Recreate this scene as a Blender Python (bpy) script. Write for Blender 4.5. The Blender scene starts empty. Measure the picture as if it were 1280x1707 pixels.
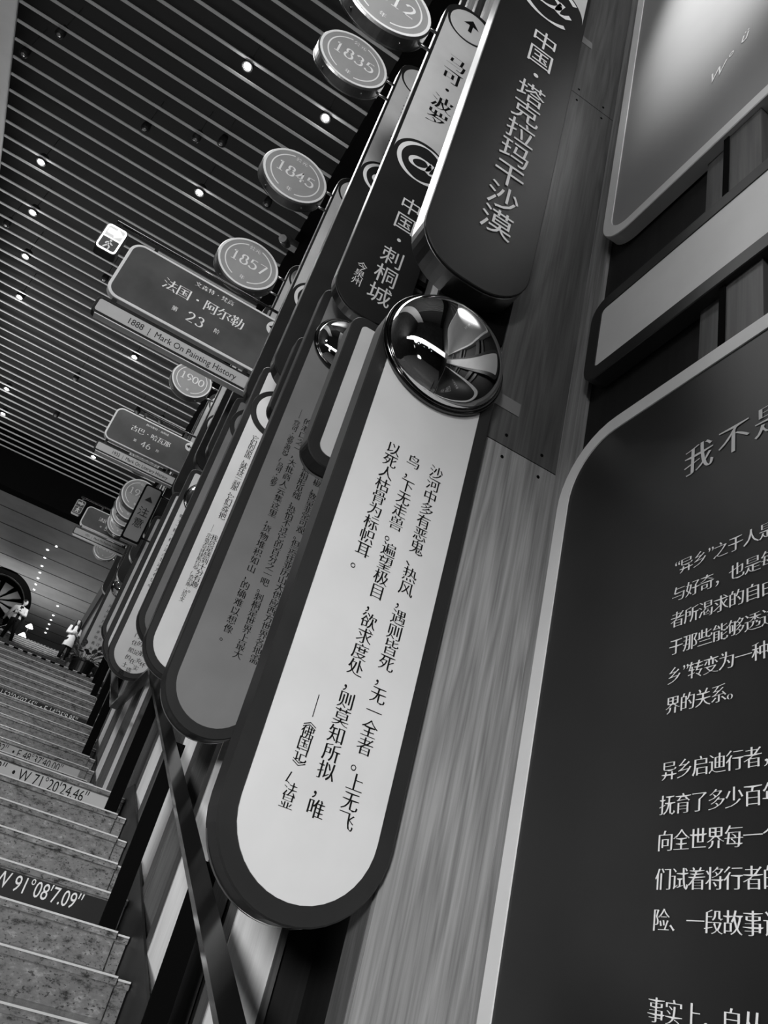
import bpy, bmesh, math, random
from mathutils import Vector, Matrix
random.seed(7)
SC = bpy.context.scene
COL = SC.collection
PI = math.pi

# ------------------------------------------------------------------ camera, world, lights, exposure
cam_d = bpy.data.cameras.new('camera'); cam = bpy.data.objects.new('camera', cam_d); COL.objects.link(cam)
RT = Vector((0.8526741, -0.46365893, 0.24076396)); DN = Vector((0.43641624, 0.37878464, -0.81612687)); FW = Vector((0.28720682, 0.80096354, 0.52532813))
cam.matrix_world = Matrix(((RT.x, -DN.x, -FW.x, 0), (RT.y, -DN.y, -FW.y, 0), (RT.z, -DN.z, -FW.z, 0), (0, 0, 0, 1)))
cam_d.sensor_fit = 'VERTICAL'; cam_d.sensor_height = 24.0; cam_d.lens = 1337.08 / 1707 * 24.0; cam_d.clip_start = .02; cam_d.clip_end = 200
SC.camera = cam
SC.view_settings.view_transform = 'Standard'; SC.view_settings.look = 'None'
SC.view_settings.exposure = 0.35; SC.view_settings.gamma = 1.0; SC.view_settings.use_curve_mapping = False
w = bpy.data.worlds.new('world'); SC.world = w; w.use_nodes = True
w.node_tree.nodes['Background'].inputs[0].default_value = (.5, .5, .5, 1)
w.node_tree.nodes['Background'].inputs[1].default_value = .10

def aim(o, loc, target):
    o.location = loc
    o.rotation_euler = (Vector(target) - Vector(loc)).to_track_quat('-Z', 'Y').to_euler()
def spot(name, loc, target, energy, angle, blend=.6, radius=.08):
    l = bpy.data.lights.new(name, 'SPOT'); l.energy = energy; l.spot_size = math.radians(angle); l.spot_blend = blend; l.shadow_soft_size = radius
    o = bpy.data.objects.new(name, l); COL.objects.link(o); aim(o, loc, target); return o
def area(name, loc, target, energy, sx, sy):
    l = bpy.data.lights.new(name, 'AREA'); l.shape = 'RECTANGLE'; l.size = sx; l.size_y = sy; l.energy = energy
    o = bpy.data.objects.new(name, l); COL.objects.link(o); aim(o, loc, target); return o
def point(name, loc, energy, radius=.1):
    l = bpy.data.lights.new(name, 'POINT'); l.energy = energy; l.shadow_soft_size = radius
    o = bpy.data.objects.new(name, l); COL.objects.link(o); o.location = loc; return o

# unseen fill spots added behind and left of the viewer to brighten the signs
spot('fill_spot', (-1.7, -2.2, 0.35), (0.75, 1.9, -0.05), 660, 46, 1.0, .25)
spot('fill_spot', (-2.4, -2.6, 2.6), (0.45, 4.1, 1.7), 600, 36, .9, .3)
spot('fill_spot', (-3.2, -1.0, 4.5), (0.5, 5.5, 5.2), 620, 50, .9, .4)
spot('fill_spot', (-2.6, -1.8, 1.5), (0.1, 6.0, 1.2), 230, 40, .9, .4)
spot('panel_or_fill_light', (-0.6, 0.2, 6.6), (1.15, 0.95, 4.15), 2100, 21, .9, .05)
spot('panel_or_fill_light', (-1.2, -1.0, 3.0), (1.15, 0.35, 2.2), 170, 42, 1.0, .3)  # unseen fill added to brighten the essay board and bar
area('hall_light', (-2.0, 34.5, 11.2), (-2.0, 34.5, 8.0), 130, 5, 5)
area('fill_uplight', (-2.5, 36.5, 9.3), (-2.0, 35.0, 12.0), 45, 5, 3)  # hidden uplight added to brighten the top hall ceiling
area('fill_uplight', (-4.1, 17.5, 6.3), (-2.0, 17.5, 11.0), 330, 1.0, 9)  # unseen uplight added to brighten the far slats
spot('visitor_fill', (-0.6, 25.0, 11.6), (-0.35, 30.2, 9.35), 1300, 28, .6, .1)  # unseen spot added to brighten the two visitors
area('stair_fill', (-2.2, 7.0, 10.7), (-1.5, 7.0, 0), 420, 3.5, 9)  # broad fill added under the slats; no such fitting hangs there
area('fill_uplight', (-2.6, -4.2, 3.32), (-2.2, 3.0, 11.0), 520, 6, 1.0)  # hidden uplight added on the mezzanine to brighten the slats

# ------------------------------------------------------------------ materials
def s2l(v):
    v /= 255.0
    return v / 12.92 if v <= .04045 else ((v + .055) / 1.055) ** 2.4
MATS = {}
def mat(name, v, rough=.5, metal=0.0, spec=.5, emit=None, coat=0.0, alpha=None):
    m = bpy.data.materials.new(name); m.use_nodes = True
    b = m.node_tree.nodes['Principled BSDF']
    c = s2l(v)
    b.inputs['Base Color'].default_value = (c, c, c, 1)
    b.inputs['Roughness'].default_value = rough; b.inputs['Metallic'].default_value = metal
    b.inputs['Specular IOR Level'].default_value = spec
    b.inputs['Coat Weight'].default_value = coat
    if emit:
        b.inputs['Emission Color'].default_value = (1, 1, 1, 1); b.inputs['Emission Strength'].default_value = emit
    MATS[name] = m
    return m
def nodes(m): return m.node_tree.nodes, m.node_tree.links, m.node_tree.nodes['Principled BSDF']
def ramp(N, stops):
    r = N.new('ShaderNodeValToRGB'); e = r.color_ramp.elements
    while len(e) < len(stops): e.new(.5)
    for i, (p, v) in enumerate(stops):
        e[i].position = p; c = s2l(v); e[i].color = (c, c, c, 1)
    return r
def wood(name, lo, hi, rough=.45, scale=1.0):
    m = mat(name, hi, rough, 0, .4); N, L, b = nodes(m)
    tc = N.new('ShaderNodeTexCoord'); mp = N.new('ShaderNodeMapping'); L.new(tc.outputs['Object'], mp.inputs['Vector'])
    mp.inputs['Scale'].default_value = (5 * scale, 5 * scale, .32 * scale)
    n1 = N.new('ShaderNodeTexNoise'); n1.inputs['Scale'].default_value = 1.3; n1.inputs['Detail'].default_value = 3; L.new(mp.outputs['Vector'], n1.inputs['Vector'])
    mul = N.new('ShaderNodeMath'); mul.operation = 'MULTIPLY'; mul.inputs[1].default_value = 20; L.new(n1.outputs['Fac'], mul.inputs[0])
    fr = N.new('ShaderNodeMath'); fr.operation = 'PINGPONG'; fr.inputs[1].default_value = 1; L.new(mul.outputs[0], fr.inputs[0])
    n2 = N.new('ShaderNodeTexNoise'); n2.inputs['Scale'].default_value = 14; n2.inputs['Detail'].default_value = 6
    mp2 = N.new('ShaderNodeMapping'); mp2.inputs['Scale'].default_value = (9 * scale, 9 * scale, .25 * scale); L.new(tc.outputs['Object'], mp2.inputs['Vector']); L.new(mp2.outputs['Vector'], n2.inputs['Vector'])
    mx = N.new('ShaderNodeMath'); mx.operation = 'MULTIPLY_ADD'; mx.inputs[1].default_value = .30; L.new(fr.outputs[0], mx.inputs[0])
    m3 = N.new('ShaderNodeMath'); m3.operation = 'MULTIPLY'; m3.inputs[1].default_value = .8; L.new(n2.outputs['Fac'], m3.inputs[0]); L.new(m3.outputs[0], mx.inputs[2])
    r = ramp(N, [(.25, lo), (.75, hi)]); L.new(mx.outputs[0], r.inputs['Fac']); L.new(r.outputs['Color'], b.inputs['Base Color'])
    return m
def granite(name, lo, mid, hi, rough=.35):
    m = mat(name, mid, rough, 0, .5); N, L, b = nodes(m)
    tc = N.new('ShaderNodeTexCoord')
    mp = N.new('ShaderNodeMapping'); mp.inputs['Scale'].default_value = (1, 1, 1.8); mp.inputs['Rotation'].default_value = (0, .35, 0); L.new(tc.outputs['Object'], mp.inputs['Vector'])
    n1 = N.new('ShaderNodeTexNoise'); n1.inputs['Scale'].default_value = 17; n1.inputs['Detail'].default_value = 8; n1.inputs['Roughness'].default_value = .7; L.new(mp.outputs['Vector'], n1.inputs['Vector'])
    r = ramp(N, [(.34, lo), (.47, mid), (.56, mid + 6), (.72, hi)]); L.new(n1.outputs['Fac'], r.inputs['Fac'])
    vo = N.new('ShaderNodeTexNoise'); vo.inputs['Scale'].default_value = 70; vo.inputs['Detail'].default_value = 2; L.new(mp.outputs['Vector'], vo.inputs['Vector'])
    r2 = ramp(N, [(.33, 25), (.40, 255)]); L.new(vo.outputs['Fac'], r2.inputs['Fac'])
    mx = N.new('ShaderNodeMixRGB'); mx.blend_type = 'MULTIPLY'; mx.inputs[0].default_value = .75; L.new(r.outputs['Color'], mx.inputs[1]); L.new(r2.outputs['Color'], mx.inputs[2])
    L.new(mx.outputs['Color'], b.inputs['Base Color'])
    return m
def speck(m, v0, v1, scale=3.0, detail=4):       # faint mottling of a plain finish
    N, L, b = nodes(m); tc = N.new('ShaderNodeTexCoord'); n = N.new('ShaderNodeTexNoise')
    n.inputs['Scale'].default_value = scale; n.inputs['Detail'].default_value = detail
    L.new(tc.outputs['Object'], n.inputs['Vector']); r = ramp(N, [(.35, v0), (.65, v1)]); L.new(n.outputs['Fac'], r.inputs['Fac']); L.new(r.outputs['Color'], b.inputs['Base Color'])
    return m
M_black = speck(mat('black_paint', 30, .45, 0, .4), 27, 33, 8)
M_frame = speck(mat('charcoal_frame', 37, .4, 0, .45), 34, 40, 6)
M_gloss = mat('polished_dark_steel', 78, .12, .85, .5)
M_side = speck(mat('dark_satin_metal', 120, .32, .8, .5), 110, 128, 10)
M_silver = speck(mat('brushed_silver', 165, .28, 1.0, .5), 150, 180, 5)
M_chrome = mat('chrome', 235, .03, 1.0, .5)
M_rim = mat('dark_chrome', 90, .1, 1.0, .5)
M_white = speck(mat('white_board', 226, .45, 0, .4), 222, 229, 5)
M_cream = speck(mat('pale_board', 214, .45, 0, .4), 210, 217, 5)
M_disc = speck(mat('disc_face', 158, .35, 0, .5), 154, 162, 5)
M_grey = speck(mat('grey_board', 185, .45, 0, .4), 181, 189, 5)
M_grey3 = speck(mat('harbour_board', 113, .45, 0, .4), 110, 117, 5)
M_mid = speck(mat('mid_grey_board', 190, .45, 0, .4), 186, 194, 5)
M_dark = speck(mat('dark_board', 30, .5, 0, .3), 27, 32, 4)
M_board = speck(mat('slate_board', 80, .5, 0, .35), 70, 90, 2.5)
M_dark2 = speck(mat('essay_board_face', 36, .4, 0, .35), 33, 39, 3)
M_grey2 = speck(mat('picture_board_face', 142, .4, 0, .4), 136, 148, 1.2)
M_ink = mat('black_ink', 10, .6, 0, .2)
M_lite = mat('pale_ink', 240, .5, 0, .3)
M_lite2 = mat('grey_ink', 218, .5, 0, .3)
M_void = mat('matt_black', 12, .9, 0, .05)
M_slat = speck(mat('grey_slat', 190, .5, 0, .3), 184, 196, 2)
M_plaster = speck(mat('plaster', 236, .8, 0, .2), 232, 240, 2)
M_shade = speck(mat('dark_wall_paint', 52, .6, 0, .3), 46, 58, 1.5)
M_soffit = speck(mat('smooth_soffit', 200, .6, 0, .25), 194, 206, 1.5)
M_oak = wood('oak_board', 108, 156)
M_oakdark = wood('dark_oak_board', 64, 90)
M_lightwood = wood('pale_wood', 205, 226, .4)
M_walnut = wood('walnut_board', 66, 92, .5)
M_blackwood = wood('black_wood', 12, 22, .6)
M_stone = granite('granite', 40, 122, 180)
M_tread = granite('granite_tread', 48, 128, 184, .18)
M_glow = mat('lamp_glow', 255, .5, 0, .5, emit=40)
M_glow2 = mat('small_lamp_glow', 255, .5, 0, .5, emit=4)
M_fascia = mat('lit_fascia', 240, .5, 0, .4, emit=.9)
M_sign = mat('lit_sign', 240, .5, 0, .5, emit=3.0)
M_lens = mat('lamp_lens', 170, .2, .6, .5)
M_skin = mat('skin', 190, .55, 0, .4)
M_hair = mat('dark_hair', 30, .5, 0, .4)
M_coat = speck(mat('white_coat', 225, .8, 0, .2), 215, 232, 12)
M_jacket = speck(mat('light_jacket', 205, .8, 0, .2), 195, 212, 12)
M_trouser = mat('black_trousers', 22, .8, 0, .2)
M_shoe = mat('pale_shoes', 190, .6, 0, .3)
M_pot = mat('black_pot', 24, .4, 0, .4)
M_leaf = speck(mat('leaf', 85, .4, 0, .5), 55, 110, 30)
M_tape = mat('brown_tape', 120, .2, 0, .6)

# ------------------------------------------------------------------ mesh helpers
class MB:
    def __init__(s): s.v = []; s.f = []; s.sm = []
    def add(s, vs, fs, smooth=False):
        n = len(s.v); s.v += [tuple(p) for p in vs]; s.f += [tuple(i + n for i in f) for f in fs]; s.sm += [smooth] * len(fs); return s
    def box(s, x0, x1, y0, y1, z0, z1):
        v = [(x, y, z) for z in (z0, z1) for y in (y0, y1) for x in (x0, x1)]
        return s.add(v, [(0, 2, 3, 1), (4, 5, 7, 6), (0, 1, 5, 4), (2, 6, 7, 3), (0, 4, 6, 2), (1, 3, 7, 5)])
    def loops(s, rings, cap0=True, cap1=True, smooth=False, closed=True):
        n = len(rings[0]); vs = [p for r in rings for p in r]; fs = []; 
        for k in range(len(rings) - 1):
            for i in range(n if closed else n - 1):
                j = (i + 1) % n; fs.append((k * n + i, k * n + j, (k + 1) * n + j, (k + 1) * n + i))
        s.add(vs, fs, smooth)
        if cap0: s.add(rings[0], [tuple(range(n))[::-1]])
        if cap1: s.add(rings[-1], [tuple(range(n))])
        return s
    def tube(s, pts, r, seg=10, cap=True):
        pts = [Vector(p) for p in pts]; rings = []
        for i, p in enumerate(pts):
            d = (pts[min(i + 1, len(pts) - 1)] - pts[max(i - 1, 0)]).normalized()
            a = d.orthogonal().normalized() if i == 0 else (a - d * a.dot(d)).normalized()
            b = d.cross(a); rr = r[i] if isinstance(r, (list, tuple)) else r
            rings.append([p + (a * math.cos(t) + b * math.sin(t)) * rr for t in [2 * PI * k / seg for k in range(seg)]])
        return s.loops(rings, cap, cap, True)
    def build(s, name, m, parent=None, loc=None):
        me = bpy.data.meshes.new(name); off = Vector(loc) if loc is not None else Vector((0, 0, 0))
        base = Vector((0, 0, 0))
        if parent is not None:
            p = parent
            while p is not None: base += p.location; p = p.parent
        me.from_pydata([Vector(v) - base - off for v in s.v], [], s.f); me.polygons.foreach_set('use_smooth', s.sm); me.validate(); me.update()
        bm = bmesh.new(); bm.from_mesh(me); bmesh.ops.remove_doubles(bm, verts=bm.verts, dist=1e-6) if not getattr(s, 'raw', False) else None
        bmesh.ops.recalc_face_normals(bm, faces=bm.faces); bm.to_mesh(me); bm.free()
        me.materials.append(m)
        o = bpy.data.objects.new(name, me); COL.objects.link(o); o.location = off
        if parent is not None: o.parent = parent
        return o
def tag(o, label=None, cat=None, group=None, kind=None):
    if label: o['label'] = label
    if cat: o['category'] = cat
    if group: o['group'] = group
    if kind: o['kind'] = kind
    return o
def thing(name, loc, label, cat, group=None, kind=None):
    o = bpy.data.objects.new(name, None); COL.objects.link(o); o.location = loc; o.empty_display_size = .1
    return tag(o, label, cat, group, kind)

def rr(x0, x1, z0, z1, r, n=10):                  # rounded rectangle outline; r = one radius or (bottom-left, bottom-right, top-right, top-left)
    if not isinstance(r, (tuple, list)): r = (r,) * 4
    pts = []
    for (cx, cz, rad, a0) in ((x0 + r[0], z0 + r[0], r[0], PI), (x1 - r[1], z0 + r[1], r[1], 1.5 * PI), (x1 - r[2], z1 - r[2], r[2], 0), (x0 + r[3], z1 - r[3], r[3], .5 * PI)):
        for k in range(n + 1):
            a = a0 + .5 * PI * k / n; pts.append((cx + rad * math.cos(a), cz + rad * math.sin(a)))
    return pts
def circ(cx, cz, r, n=48): return [(cx + r * math.cos(2 * PI * k / n), cz + r * math.sin(2 * PI * k / n)) for k in range(n)]
def shrink(r, c): return tuple(max(q - c, .002) for q in r) if isinstance(r, (tuple, list)) else max(r - c, .002)
FY = lambda y: (lambda p: (p[0], y, p[1]))       # plane facing -Y
FX = lambda x: (lambda p: (x, p[0], p[1]))       # plane facing -X
def plate(mb, x0, x1, z0, z1, r, front, back, plane=FY, ch=.004):
    sg = 1 if back > front else -1
    a = rr(x0 + ch, x1 - ch, z0 + ch, z1 - ch, shrink(r, ch)); b = rr(x0, x1, z0, z1, r)
    P = [[plane(front)(p) for p in a], [plane(front + sg * ch)(p) for p in b], [plane(back)(p) for p in b]]
    return mb.loops(P)
def flat(mb, outline, y, plane=FY): return mb.add([plane(y)(p) for p in outline], [tuple(range(len(outline)))])
def frame(mb, o, i, r, ri, front, back, plane=FY, ch=.004):     # o, i = (x0,x1,z0,z1) outer and inner
    sg = 1 if back > front else -1
    A = rr(*i, ri); B = rr(o[0] + ch, o[1] - ch, o[2] + ch, o[3] - ch, shrink(r, ch)); C = rr(*o, r)
    P = [[plane(back)(p) for p in A], [plane(front)(p) for p in A], [plane(front)(p) for p in B], [plane(front + sg * ch)(p) for p in C], [plane(back)(p) for p in C], [plane(back)(p) for p in A]]
    return mb.loops(P, False, False)
def disc(mb, cx, cz, r, y0, y1, n=56, ch=.01):
    P = [[(x, y0, z) for x, z in circ(cx, cz, r - ch, n)], [(x, y0 + ch, z) for x, z in circ(cx, cz, r, n)], [(x, y1, z) for x, z in circ(cx, cz, r, n)]]
    return mb.loops(P)
def ring(mb, cx, cz, r0, r1, y0, y1, n=56, plane=FY):
    P = []
    for (r, y) in ((r0, y1), (r0, y0), (r1, y0), (r1, y1), (r0, y1)): P.append([plane(y)(p) for p in circ(cx, cz, r, n)])
    return mb.loops(P, False, False, False)

# ---- lettering: outlines of the built-in font turned into meshes
GC = {}
def glyph(s, thin=0.0):
    key = (s, thin)
    if key in GC: return GC[key]
    c = bpy.data.curves.new('glyph', 'FONT'); c.body = s; c.size = 1; c.resolution_u = 3
    o = bpy.data.objects.new('glyph', c); COL.objects.link(o); bpy.context.view_layer.update()
    me = bpy.data.meshes.new_from_object(o.evaluated_get(bpy.context.evaluated_depsgraph_get()))
    vs = [(v.co.x, v.co.y) for v in me.vertices]; fs = [tuple(p.vertices) for p in me.polygons]
    bpy.data.objects.remove(o); bpy.data.curves.remove(c); bpy.data.meshes.remove(me)
    if thin and vs:                               # thinner horizontals, as in a Song typeface
        cnt = {}
        for f in fs:
            ar = sum(vs[f[i]][0] * vs[f[(i + 1) % len(f)]][1] - vs[f[(i + 1) % len(f)]][0] * vs[f[i]][1] for i in range(len(f)))
            g = f if ar > 0 else f[::-1]
            for i in range(len(g)):
                a, b = g[i], g[(i + 1) % len(g)]
                if (b, a) in cnt: del cnt[(b, a)]
                else: cnt[(a, b)] = 1
        nn = {}
        for a, b in cnt:
            dx, dy = vs[b][0] - vs[a][0], vs[b][1] - vs[a][1]; l = math.hypot(dx, dy) or 1
            for q in (a, b): nn.setdefault(q, []).append((dy / l, -dx / l))
        out = []
        for i, (x, y) in enumerate(vs):
            if i in nn:
                ny = max((n[1] for n in nn[i]), key=abs); nx = max((n[0] for n in nn[i]), key=abs)
                y -= thin * (ny if abs(ny) > .35 else 0); x += thin * .7 * (nx if abs(nx) > .6 else 0)
            out.append((x, y))
        vs = out
    GC[key] = (vs, fs); return GC[key]
def put(mb, s, a, b, size, to3, center=True, thin=0.0, sx=1.0):
    vs, fs = glyph(s, thin)
    if not vs: return
    if center == 'em': ox, oy = .5, .37
    elif center:
        ox = (min(v[0] for v in vs) + max(v[0] for v in vs)) / 2; oy = (min(v[1] for v in vs) + max(v[1] for v in vs)) / 2
    else: ox = oy = 0
    mb.add([to3(a + (x - ox) * size * sx, b + (y - oy) * size) for x, y in vs], fs)
def tY(y): return lambda a, b: (a, y, b)          # text facing -Y
def tX(x): return lambda a, b: (x, -a, b)         # text facing -X; a runs towards -Y
def vcol(mb, text, x, ztop, zbot, size, y, thin=.02, slashrot=True):
    n = len(text); p = (ztop - zbot) / max(n - 1, 1)
    for k, ch in enumerate(text):
        z = ztop - k * p
        if ch == '—' or ch == '|': mb.add([(x - .03 * size, y, z - p * .55), (x + .03 * size, y, z - p * .55), (x + .03 * size, y, z + p * .55), (x - .03 * size, y, z + p * .55)], [(0, 1, 2, 3)]); continue
        if ch in '《》':
            vs, fs = glyph(ch); mb.add([(x + (b - .37) * size, y, z - (a - .5) * size) for a, b in vs], fs); continue
        if ch in '，。、': put(mb, ch, x, z, size, tY(y), 'em', 0)
        elif ch in '·•': put(mb, '•', x, z, size * .7, tY(y), True, 0)
        else: put(mb, ch, x, z, size, tY(y), 'em', thin)
def hrow(mb, text, x0, z, pitch, size, to3, thin=.0, sx=1.0):
    k = -1
    for ch in text:
        k += 1
        if ch == ' ': continue
        if ch in '“”':
            put(mb, ch, x0 + (k - .22) * pitch, z + size * .28, size, to3, True); k -= .55; continue
        put(mb, '•' if ch == '·' else ch, x0 + k * pitch, z, size * (.7 if ch == '·' else 1), to3, True if ch in '·' else 'em', thin, sx)
# ---- serif numerals drawn with a broad nib
def arc(cx, cy, rx, ry, a0, a1, n=14): return [(cx + rx * math.cos(math.radians(a0 + (a1 - a0) * k / n)), cy + ry * math.sin(math.radians(a0 + (a1 - a0) * k / n))) for k in range(n + 1)]
NUM = {'0': [arc(.25, .35, .2, .32, 90, 450, 28)], '1': [[(.25, .02), (.25, .68)], [(.12, .6), (.25, .68)], [(.1, .015), (.4, .015)]],
 '2': [arc(.24, .5, .17, .17, 165, -20, 14) + [(.33, .3), (.07, .03)], [(.06, .03), (.45, .03)]], '3': [arc(.23, .52, .15, .15, 160, -80, 12), arc(.22, .2, .19, .18, 85, -150, 14)],
 '4': [[(.33, 0), (.33, .68)], [(.33, .68), (.04, .2)], [(.02, .2), (.48, .2)]], '5': [[(.14, .66), (.42, .66)], [(.14, .66), (.11, .38)], arc(.22, .22, .2, .2, 115, -150, 16)],
 '6': [arc(.25, .2, .19, .19, 0, 360, 22), arc(.43, .22, .38, .46, 178, 108, 10)], '7': [[(.05, .66), (.44, .66)], [(.44, .66), (.18, 0)]],
 '8': [arc(.25, .52, .145, .145, 0, 360, 20), arc(.25, .19, .19, .18, 0, 360, 22)], '9': [arc(.25, .48, .19, .19, 0, 360, 22), arc(.07, .46, .38, .46, -2, -72, 10)],
 'O': [arc(.5, .5, .47, .47, -52, -322, 40)], 'a': [[(.46 + .185 * math.cos(q) + .05 * math.sin(q), .49 + .135 * math.sin(q)) for q in [math.radians(a) for a in range(25, 386, 15)]], [(.69, .63), (.64, .47), (.63, .38), (.68, .345), (.76, .37), (.84, .45)]]}
def nib(mb, paths, a, b, size, to3, thick=.075, thinw=.028, rot=0.0):
    cr, sr = math.cos(rot), math.sin(rot)
    for p in paths:
        L, R = [], []
        for i, (x, y) in enumerate(p):
            q0, q1 = p[max(i - 1, 0)], p[min(i + 1, len(p) - 1)]; dx, dy = q1[0] - q0[0], q1[1] - q0[1]; l = math.hypot(dx, dy) or 1; dx /= l; dy /= l
            hw = (thick * abs(dy) + thinw * abs(dx)) / 2
            L.append((x - dy * hw, y + dx * hw)); R.append((x + dy * hw, y - dx * hw))
        n = len(p); pts = L + R
        mb.add([to3(a + (x * cr - y * sr) * size, b + (x * sr + y * cr) * size) for x, y in pts], [(i, i + 1, n + i + 1, n + i) for i in range(n - 1)])
def number(mb, s, cx, cz, size, to3, adv=.5, **k):
    for i, ch in enumerate(s): nib(mb, NUM[ch], cx + (i - len(s) / 2) * adv * size, cz - .34 * size, size, to3, **k)
def at_mark(mb, cx, cz, r, y): nib(mb, NUM['O'] + NUM['a'], cx - r, cz - r, 2 * r, tY(y), thick=.085, thinw=.03)
def arcline(mb, cx, cz, r, a0, a1, wd, y, n=24):
    P = [(math.radians(a0 + (a1 - a0) * k / n)) for k in range(n + 1)]
    v = [(cx + q * math.cos(a), y, cz + q * math.sin(a)) for q in (r - wd / 2, r + wd / 2) for a in P]
    mb.add(v, [(i, i + 1, n + 2 + i, n + 1 + i) for i in range(n)])
M_lowshade = wood('low_shade_wood', 20, 32, .5); M_glint = mat('nosing_glint', 225, .15, 0, .6); M_plenum = mat('dark_plenum', 58, .9, 0, .1)
# ------------------------------------------------------------------ the setting
S = .3267                                         # slat pitch
STEP, RISE, SY, SZ = .32, .1517, 3.735, -.0867
Z_LAND = SZ + 6 * RISE                            # .8235
Y_UP = 7.30; Z_MID = Z_LAND + 14 * RISE; Y_MID = Y_UP + 13 * STEP
Y_TOP0 = 20.0; N_TOP = 37; Z_TOP = Z_MID + N_TOP * RISE; Y_TOP = Y_TOP0 + (N_TOP - 1) * STEP
Z_FLOOR = SZ - 11 * RISE
XL, XR = -4.4, .82
def st(name, mb, m, label, parent=None):
    o = mb.build(name, m, parent); tag(o, label, None, None, 'structure'); return o
st('floor', MB().box(-6.9, 1.21, -9.0, SY - 10 * STEP + .02, Z_FLOOR - .2, Z_FLOOR), M_tread, 'stone floor of the lower hall at the foot of the stairs')
st('floor_landing', MB().box(XL, .885, SY + 6 * STEP + .31, Y_UP + .02, Z_LAND - .15, Z_LAND - .002), M_tread, 'stone landing between the two stair flights')
st('floor_middle', MB().box(-6.9, .885, Y_MID + .31, Y_TOP0 + .02, Z_MID - .2, Z_MID - .002), M_tread, 'stone floor above the second stair flight')
st('floor_upper', MB().box(-6.9, .885, Y_TOP + .31, 46.0, Z_TOP - .2, Z_TOP - .002), M_tread, 'stone floor of the top hall')
st('wall_left', MB().box(-7.0, -6.9, -9.0, 46.0, Z_FLOOR - .2, 12.2), M_shade, 'plain dark left wall of the stair hall')
st('wall_right', MB().box(1.21, 1.35, -9.0, 24.0, Z_FLOOR - .2, 11.8), M_blackwood, 'black timber wall behind the signs on the right')
st('wall_upper', MB().box(1.1, 1.35, 24.0, 46.0, Z_MID - .2, 12.2), M_blackwood, 'dark side wall of the top hall')
st('wall_back', MB().box(-6.9, 1.21, -9.1, -9.0, Z_FLOOR - .2, 11.8), M_shade, 'dark wall at the back of the lower hall')
st('wall_end', MB().box(-6.9, .9, 45.9, 46.0, Z_TOP - .2, 12.2), M_plaster, 'end wall of the top hall')
st('ceiling', MB().box(-6.9, 1.35, -9.0, 23.3, 11.75, 11.9), M_plenum, 'black void above the slatted ceiling')
mb = MB()
for k in range(-12, 70):
    y = (k + .71) * S
    mb.box(-4.45, .63, y - .022, y + .022, 11.0, 11.02)
st('ceiling_slats', mb, M_slat, 'thin grey slats of the black ceiling over the stairs')
st('ceiling_border', MB().box(.64, 1.21, -9.0, 22.9, 10.98, 11.3), M_void, 'black border strip between slatted ceiling and sign wall')
st('ceiling_soffit', MB().box(-6.9, -4.47, -9.0, 22.9, 10.97, 11.02), M_plaster, 'plain pale soffit beside the slatted ceiling')
st('trim_1', MB().box(-4.475, -4.455, -9.0, 22.9, 10.955, 11.0), M_white, 'thin white edge trim along the pale soffit')
st('beam', MB().box(-6.9, .9, 22.9, 23.3, 9.96, 11.9), M_void, 'deep black beam at the far end of the slatted ceiling')
st('ceiling_upper', MB().box(-6.9, .9, 23.3, 46.0, 12.0, 12.2), M_soffit, 'smooth grey panelled ceiling of the top hall')
mb = MB()
for k in range(-7, 8): mb.box(-6.9, .9, 35.38 + 1.53 * k - .02, 35.38 + 1.53 * k + .02, 11.985, 12.01)
st('ceiling_seams', mb, M_board, 'dark joints between the smooth ceiling panels')
# mezzanine opposite the signs (seen in the mirrors)
st('mezzanine', MB().box(-6.9, 1.2, -9.0, -3.43, 2.75, 3.25), M_shade, 'mezzanine across the lower hall')
st('mezzanine_fascia', MB().box(-6.9, 1.2, -3.43, -3.4, 2.65, 3.28), M_fascia, 'long lit white fascia of the mezzanine')
st('mezzanine_soffit', MB().box(-6.9, 1.2, -9.0, -3.5, 2.70, 2.752), M_void, 'dark soffit under the mezzanine')
for k in range(8):
    t = thing('downlight', (-5.6 + 1.6 * (k % 4), -4.3 - 2.2 * (k // 4), 2.70), 'small lit downlight under the dark mezzanine soffit', 'light', 'mezzanine downlights')
    b = t.location
    ring(MB(), 0, 0, .05, .07, 0, 0); m_ = MB().loops([[(b.x + .07 * math.cos(a), b.y + .07 * math.sin(a), z) for a in [PI * q / 12 for q in range(24)]] for z in (2.69, 2.705)]); m_.build('housing', M_side, t)
    MB().loops([[(b.x + .055 * math.cos(a), b.y + .055 * math.sin(a), z) for a in [PI * q / 12 for q in range(24)]] for z in (2.682, 2.691)]).build('lens', M_glow, t)

# ---- stairs
def step_mesh(j, y, z, wide=True):
    """one riser and tread; the nosing stands 20 mm in front of the riser"""
    a = MB(); a.box(XL, XR, y + .02, y + .06, z - RISE - .005, z - .03); a.box(XR + .002, XR + .062, y + .045, y + .075, z - RISE - .008, z - .038)
    t = MB(); 
    t.loops([[(x, y + dy, z + dz) for dy, dz in ((0, -.012), (0, -.03), (.34, -.03), (.34, 0), (.008, 0))] for x in (XL, XR)])
    t.loops([[(x, y + dy, z - .008 + dz) for dy, dz in ((.025, -.012), (.025, -.03), (.34, -.03), (.34, 0), (.033, 0))] for x in (XR + .002, XR + .062)])
    return a, t
BANDS = {2: ('black', 'N 41°53′24.8″  • W 91°08′7.09″', .676), 6: ('grey', 'N 42°21′30.3″  • W 71°20′24.46″', .655), 103: ('grey', 'N 50°04′26.92″  • E 48°37′40.00″', .61), 108: ('black', 'N 52°04′07.65″  • E 14°25′8.85″', .66), 112: ('grey', None, 0)}
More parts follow.
